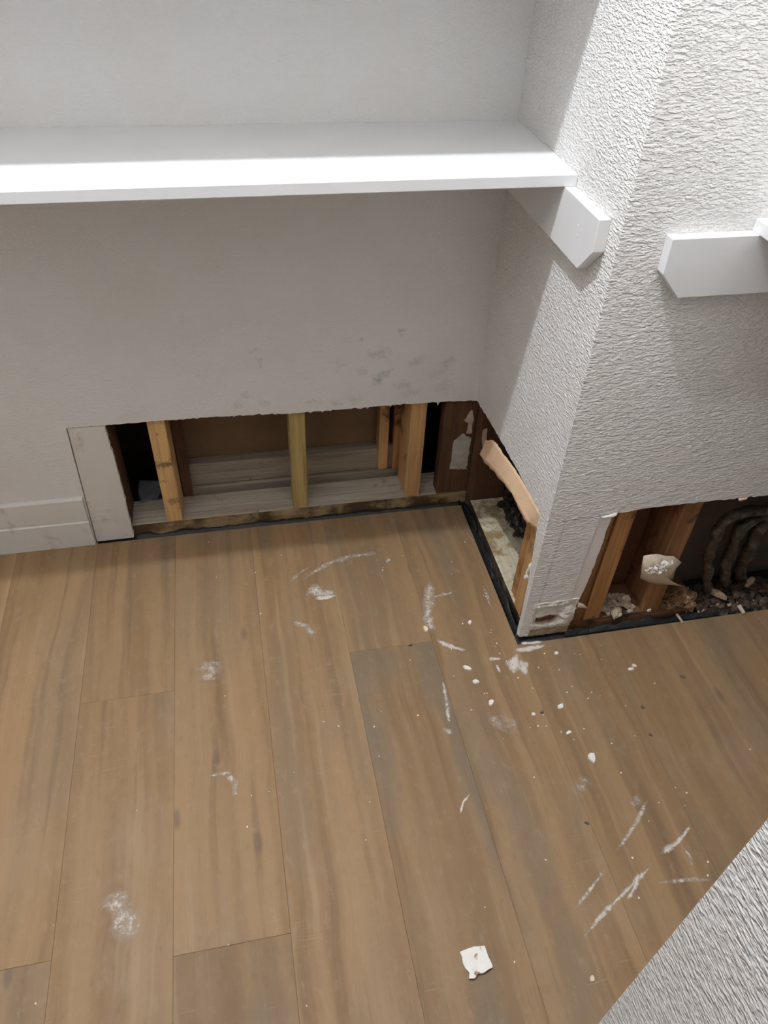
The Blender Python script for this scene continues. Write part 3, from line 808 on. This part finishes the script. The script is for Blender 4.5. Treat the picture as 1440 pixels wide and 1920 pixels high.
bm = bmesh.new(); add_box(bm, 0.2050, XR, -1.20, YF, 0.908, 0.926, 0.0012)
tag(link('shelf', bm, M_SHELF), 'white shelf end at the right frame edge resting on a cleat', 'shelf')

# ------------------------------------------------------------------ rest of the closet
o = box('wall_left', XL - 0.1, XL, -1.346, YB + DW, 0.0, CEIL, M_PLAIN); structure(o, 'white left wall of the closet, outside the frame', 'wall')
o = box('wall_right', XR, XR + 0.1, -1.346, YF, 0.0, CEIL, M_PLAIN); structure(o, 'white right wall of the closet, outside the frame', 'wall')
o = box('ceiling', XL - 0.1, XR + 0.15, -1.346, 0.35, CEIL, CEIL + 0.02, M_PLAIN); structure(o, 'white closet ceiling carrying a bare bulb', 'ceiling')
JX = -0.239
o = box('wall_entry', JX, XR + 0.1, -1.346, -1.226, 0.0, CEIL, M_TEX); structure(o, 'textured white wall end at the entry in the lower right corner', 'wall')
o = box('wall_entry_far', XL - 0.1, -1.06, -1.346, -1.226, 0.0, CEIL, M_PLAIN); structure(o, 'white wall on the far side of the entry, outside the frame', 'wall')
o = box('wall_header', -1.06, JX, -1.346, -1.226, 2.08, CEIL, M_PLAIN); structure(o, 'white wall over the entry opening, outside the frame', 'wall')
# added unseen dark sheets behind the framing keep stray light out of the cavities
o = box('light_blocker_back', XL - 0.1, XR + 0.15, 0.33, 0.35, -0.04, CEIL, M_DARKC); structure(o, 'dark sheet added behind the framing to block light', 'wall')
o = box('light_blocker_right', XR + 0.13, XR + 0.15, YF - 0.05, 0.33, -0.04, CEIL, M_DARKC); structure(o, 'dark sheet added right of the framing to block light', 'wall')
o = box('light_blocker_left', XL - 0.1, XL - 0.08, YB + DW, 0.33, -0.04, CEIL, M_DARKC); structure(o, 'dark sheet added left of the framing to block light', 'wall')

# ceiling lamp: porcelain base, socket and bare bulb
lamp = bpy.data.objects.new('ceiling_lamp', None); COL.objects.link(lamp)
lamp.location = (BULB.x, BULB.y, CEIL)
tag(lamp, 'bare bulb in a white porcelain ceiling socket, above the frame', 'lamp')
def lathe(name, prof, mat, parent, seg=14):
    bm = bmesh.new(); rings = []
    for (rr, z) in prof:
        rings.append([bm.verts.new((BULB.x + rr * math.cos(2 * math.pi * k / seg), BULB.y + rr * math.sin(2 * math.pi * k / seg), z)) for k in range(seg)])
    for a, b in zip(rings[:-1], rings[1:]):
        for k in range(seg): bm.faces.new((a[k], a[(k + 1) % seg], b[(k + 1) % seg], b[k]))
    bm.faces.new(rings[0]); bm.faces.new(list(reversed(rings[-1])))
    return link(name, bm, mat, parent, True)
lathe('lamp_base', [(.06, CEIL), (.058, CEIL - .012), (.045, CEIL - .022), (.030, CEIL - .026)], M_CER, lamp)
lathe('socket', [(.026, CEIL - .026), (.024, CEIL - .05), (.020, CEIL - .055)], M_CER, lamp)
zb = BULB.z
lathe('bulb', [(.014, CEIL - .056), (.014, zb + .045), (.020, zb + .026), (.026, zb + .010), (.0275, zb), (.025, zb - .011), (.019, zb - .020), (.010, zb - .026), (.002, zb - .0275)], M_BULB, lamp)

# ------------------------------------------------------------------ chips on the floor
def fchip(x, y, rx, ry, h, mat, seed, label, cat='plaster chip', name='plaster_chip', group='plaster chips on the floor', n=8, rot=None):
    o = chip(name, (x, y, 0.0), rx, ry, h, mat, seed, n, 0.0, rot)
    tag(o, label, cat, group)
scrap = [(-0.2965, -1.0266), (-0.2733, -1.0235), (-0.2561, -1.0264), (-0.2527, -1.0587), (-0.2934, -1.0665)]
bm = bmesh.new(); r = random.Random(9)
sc_pts = jag(scrap + scrap[:1], 0.008, 0.0012, 15)[:-1]
cx = sum(p[0] for p in sc_pts) / len(sc_pts); cy = sum(p[1] for p in sc_pts) / len(sc_pts)
def lift(x, y): return 0.0035 * max(0, (x - cx) / .02) ** 2 + 0.003 * max(0, (cy - y) / .02) ** 2
lo = [bm.verts.new((x, y, lift(x, y))) for x, y in sc_pts]; hi = [bm.verts.new((x, y, lift(x, y) + .0035)) for x, y in sc_pts]
cl, ch = bm.verts.new((cx, cy, 0)), bm.verts.new((cx, cy, .0035))
for i in range(len(lo)):
    j = (i + 1) % len(lo)
    bm.faces.new((cl, lo[j], lo[i])); bm.faces.new((ch, hi[i], hi[j])); bm.faces.new((lo[i], lo[j], hi[j], hi[i]))
tag(link('drywall_scrap', bm, M_SPOTC), 'largest white drywall scrap with brown spots, alone on the near floor', 'drywall scrap')
fchip(0.0493, -0.7434, .012, .009, .003, M_CHIP, 51, 'flat white plaster chip alone in the middle of the right floor')
fchip(-0.1259, -0.5357, .0085, .006, .003, M_CHIP, 52, 'oval white plaster chip, middle of the three left of the corner')
fchip(-0.1078, -0.5904, .0085, .007, .003, M_CHIP, 53, 'round white plaster chip nearest the viewer of the three left of the corner')
fchip(-0.1332, -0.5002, .010, .006, .003, M_CHIP, 54, 'star-shaped white plaster chip, farthest of the three left of the corner', n=6)
fchip(0.0304, -0.6247, .009, .006, .003, M_CHIP, 55, 'oval white plaster chip on the floor in front of the corner')
fchip(-0.0316, -0.6329, .005, .004, .003, M_CHIP, 56, 'tiny white plaster chip left of the grey grit piece')
fchip(0.0241, -0.6846, .007, .004, .0025, M_CHIP, 57, 'thin white plaster chip just nearer than the oval one')
fchip(-0.0122, -0.6300, .006, .004, .003, M_CHIPD, 58, 'small dark grey grit piece in front of the corner', 'grit', 'grit_piece', 'dark grit on the floor')
fchip(-0.0926, -0.3803, .006, .005, .0025, M_CHIP, 59, 'small white plaster chip beside the side cut-out')
fchip(0.0708, -0.4952, .005, .005, .003, M_CHIP, 60, 'small white plaster crumb right of the corner foot')
fchip(0.2157, -0.5628, .008, .004, .003, M_CHIP, 61, 'white plaster chip below the papered stud')
fchip(0.2260, -0.5560, .007, .005, .003, M_CREAM, 62, 'cream plaster chip touching the white one below the papered stud')
fchip(0.3183, -0.5999, .008, .004, .002, M_CHIPD, 63, 'dark grit flake near the right frame edge', 'grit', 'grit_piece', 'dark grit on the floor')
fchip(0.1986, -0.6553, .005, .004, .002, M_CHIPD, 64, 'dark grit speck in the middle of the right planks', 'grit', 'grit_piece', 'dark grit on the floor')
fchip(0.1858, -0.7180, .0045, .0035, .002, M_CHIPD, 65, 'dark grit speck just nearer than the middle one', 'grit', 'grit_piece', 'dark grit on the floor')
fchip(-0.2364, -0.1631, .008, .005, .003, M_RESID, 66, 'grey chip on the floor near the back wall', 'grit', 'grit_piece', 'dark grit on the floor')
fchip(-0.2390, -0.4206, .0065, .003, .002, M_CHIPD, 67, 'black grit flake on the short plank joint', 'grit', 'grit_piece', 'dark grit on the floor', rot=0.2)
fchip(-0.1962, -0.3829, .006, .010, .004, M_CREAM, 68, 'cream chip at the edge of the long dust smear', rot=0.1)
fchip(-0.1021, -1.1009, .006, .004, .003, M_CREAM, 69, 'curled cream chip nearest the entry wall end')
fchip(-0.0123, -0.8643, .005, .003, .002, M_CHIPD, 70, 'dark grit speck left of the long scratches', 'grit', 'grit_piece', 'dark grit on the floor')
r = random.Random(88); bm = bmesh.new()
for i in range(110):
    if r.random() < .65:
        x, y = r.gauss(-0.02, 0.16), r.gauss(-0.55, 0.17)
    else:
        x, y = r.uniform(-0.95, 0.45), r.uniform(-1.1, -0.02)
    if x > -0.03 and y > YF - .03: continue
    s = r.uniform(.0007, .0019)
    chip_bm(bm, (x, y, 0.0), s * r.uniform(1, 1.8), s, s * .5, r, 5, 0.0)
tag(link('plaster_crumbs', bm, M_CHIP), 'tiny white plaster crumbs strewn over the planks', 'crumbs', None, 'stuff')

# ------------------------------------------------------------------ smears of plaster dust lying on the planks
bm = bmesh.new()
fade = bm.verts.layers.float.new('fade')
def smear(pts, w, s, seed, z=0.0005):
    r = random.Random(seed)
    P = [Vector((x, y, 0)) for x, y in pts]
    path = []
    for a, b in zip(P[:-1], P[1:]):
        n = max(2, int((b - a).length / .006))
        path += [a + (b - a) * (i / n) for i in range(n)]
    path.append(P[-1])
    if len(path) < 4: return
    rows = []
    for i, p in enumerate(path):
        d = (path[min(i + 1, len(path) - 1)] - path[max(i - 1, 0)]).normalized()
        sd = Vector((-d.y, d.x, 0))
        t = i / (len(path) - 1)
        e = min(1, t * 5, (1 - t) * 5)
        ww = w * (.75 + .5 * noise.noise(Vector((p.x * 40, p.y * 40, seed)))) * (.45 + .55 * e)
        row = []
        for u, k in ((-1, 0), (-.6, .55), (0, 1), (.6, .55), (1, 0)):
            v = bm.verts.new(p + sd * (u * ww) + Vector((0, 0, z + .00002 * seed)))
            v[fade] = s * k * e
            row.append(v)
        rows.append(row)
    for a, b in zip(rows[:-1], rows[1:]):
        for k in range(4): bm.faces.new((a[k], a[k + 1], b[k + 1], b[k]))
SM = [([(-0.4591, -0.2023), (-0.424, -0.1736), (-0.3752, -0.146), (-0.3208, -0.133), (-0.2676, -0.1323), (-0.2237, -0.1468)], .009, .46),
      ([(-0.48, -0.195), (-0.45, -0.165), (-0.42, -0.150)], .006, .45),
      ([(-0.4417, -0.215), (-0.4029, -0.2450), (-0.3747, -0.2400)], .024, .72),
      ([(-0.4300, -0.252), (-0.4029, -0.2560), (-0.3747, -0.2500)], .007, 1.15),
      ([(-0.1449, -0.2366), (-0.1678, -0.2923), (-0.1824, -0.3464), (-0.1852, -0.4075)], .015, .62),
      ([(-0.165, -0.295), (-0.13, -0.290), (-0.10, -0.285)], .009, .55),
      ([(-0.1828, -0.4124), (-0.1605, -0.434), (-0.1323, -0.4504), (-0.1166, -0.4589)], .007, 1.0),
      ([(-0.0241, -0.4727), (0.0068, -0.4741), (0.0575, -0.4709)], .008, 1.1),
      ([(0.000, -0.4560), (0.0300, -0.4600), (0.055, -0.4600)], .005, 1.2),
      ([(-0.0495, -0.4962), (-0.0197, -0.5154), (0.004, -0.5100)], .014, 1.05),
      ([(-0.0139, -0.4807), (-0.026, -0.500), (-0.0411, -0.5326)], .013, 1.0),
      ([(-0.0128, -0.4953), (-0.013, -0.51), (-0.0138, -0.5431)], .011, .9),
      ([(-0.083, -0.485), (-0.065, -0.487), (-0.052, -0.490)], .006, .9),
      ([(-0.068, -0.500), (-0.068, -0.510), (-0.067, -0.525)], .005, .9),
      ([(-0.2053, -0.7728), (-0.2238, -0.7873), (-0.2364, -0.8106)], .0032, 1.1),
      ([(0.1784, -0.9009), (0.1347, -0.9275), (0.0914, -0.9416)], .0060, .85),
      ([(0.0914, -0.9416), (0.0613, -0.9612), (0.0155, -0.9843), (-0.0532, -1.0189), (-0.1038, -1.0503)], .0045, .8),
      ([(0.0450, -0.962), (0.025, -0.985), (0.0, -1.005)], .0045, .8),
      ([(0.1264, -0.8346), (0.0807, -0.8782), (0.011, -0.9288)], .0050, .62),
      ([(-0.0022, -0.9403), (-0.054, -0.9759), (-0.0999, -1.0061)], .0042, .55),
      ([(0.0599, -0.9845), (0.1219, -0.9906), (0.1679, -0.9991)], .0040, .55),
      ([(0.1415, -0.9384), (0.1450, -0.955), (0.1401, -0.9757)], .0045, .6),
      ([(0.080, -0.850), (0.095, -0.842), (0.105, -0.832)], .010, .42),
      ([(-0.8537, -0.828), (-0.8265, -0.8584), (-0.812, -0.8979), (-0.7987, -0.924)], .028, .50),
      ([(-0.1915, -0.5068), (-0.1988, -0.5784), (-0.2088, -0.6328)], .0055, .62),
      ([(-0.22, -0.63), (-0.213, -0.640), (-0.205, -0.65)], .008, .5),
      ([(-0.4894, -0.3107), (-0.4561, -0.3316), (-0.4411, -0.3717)], .010, .55),
      ([(-0.6672, -0.3807), (-0.670, -0.41), (-0.674, -0.4473)], .030, .42),
      ([(-0.6505, -0.6523), (-0.6318, -0.6718), (-0.6318, -0.7086)], .010, .5),
      ([(-0.6799, -0.6525), (-0.655, -0.6530), (-0.6309, -0.6536)], .006, .5),
      ([(-0.0298, -0.2728), (-0.031, -0.31), (-0.0331, -0.3473)], .0045, .6),
      ([(0.03, -0.78), (0.0, -0.80), (-0.02, -0.79)], .022, .35),
      ([(-0.13, -0.62), (-0.10, -0.64), (-0.06, -0.65)], .035, .33)]
for i, (pp, w, s) in enumerate(SM): smear(pp, w * 1.45, s, i + 1)
me_bm = bm
ZC = 0.0004
me = bpy.data.meshes.new('plaster_dust'); bm.to_mesh(me); bm.free(); me.materials.append(M_DUST)
o = bpy.data.objects.new('plaster_dust', me); COL.objects.link(o)
tag(o, 'white plaster dust smeared and scratched across the plank floor', 'dust', None, 'stuff')
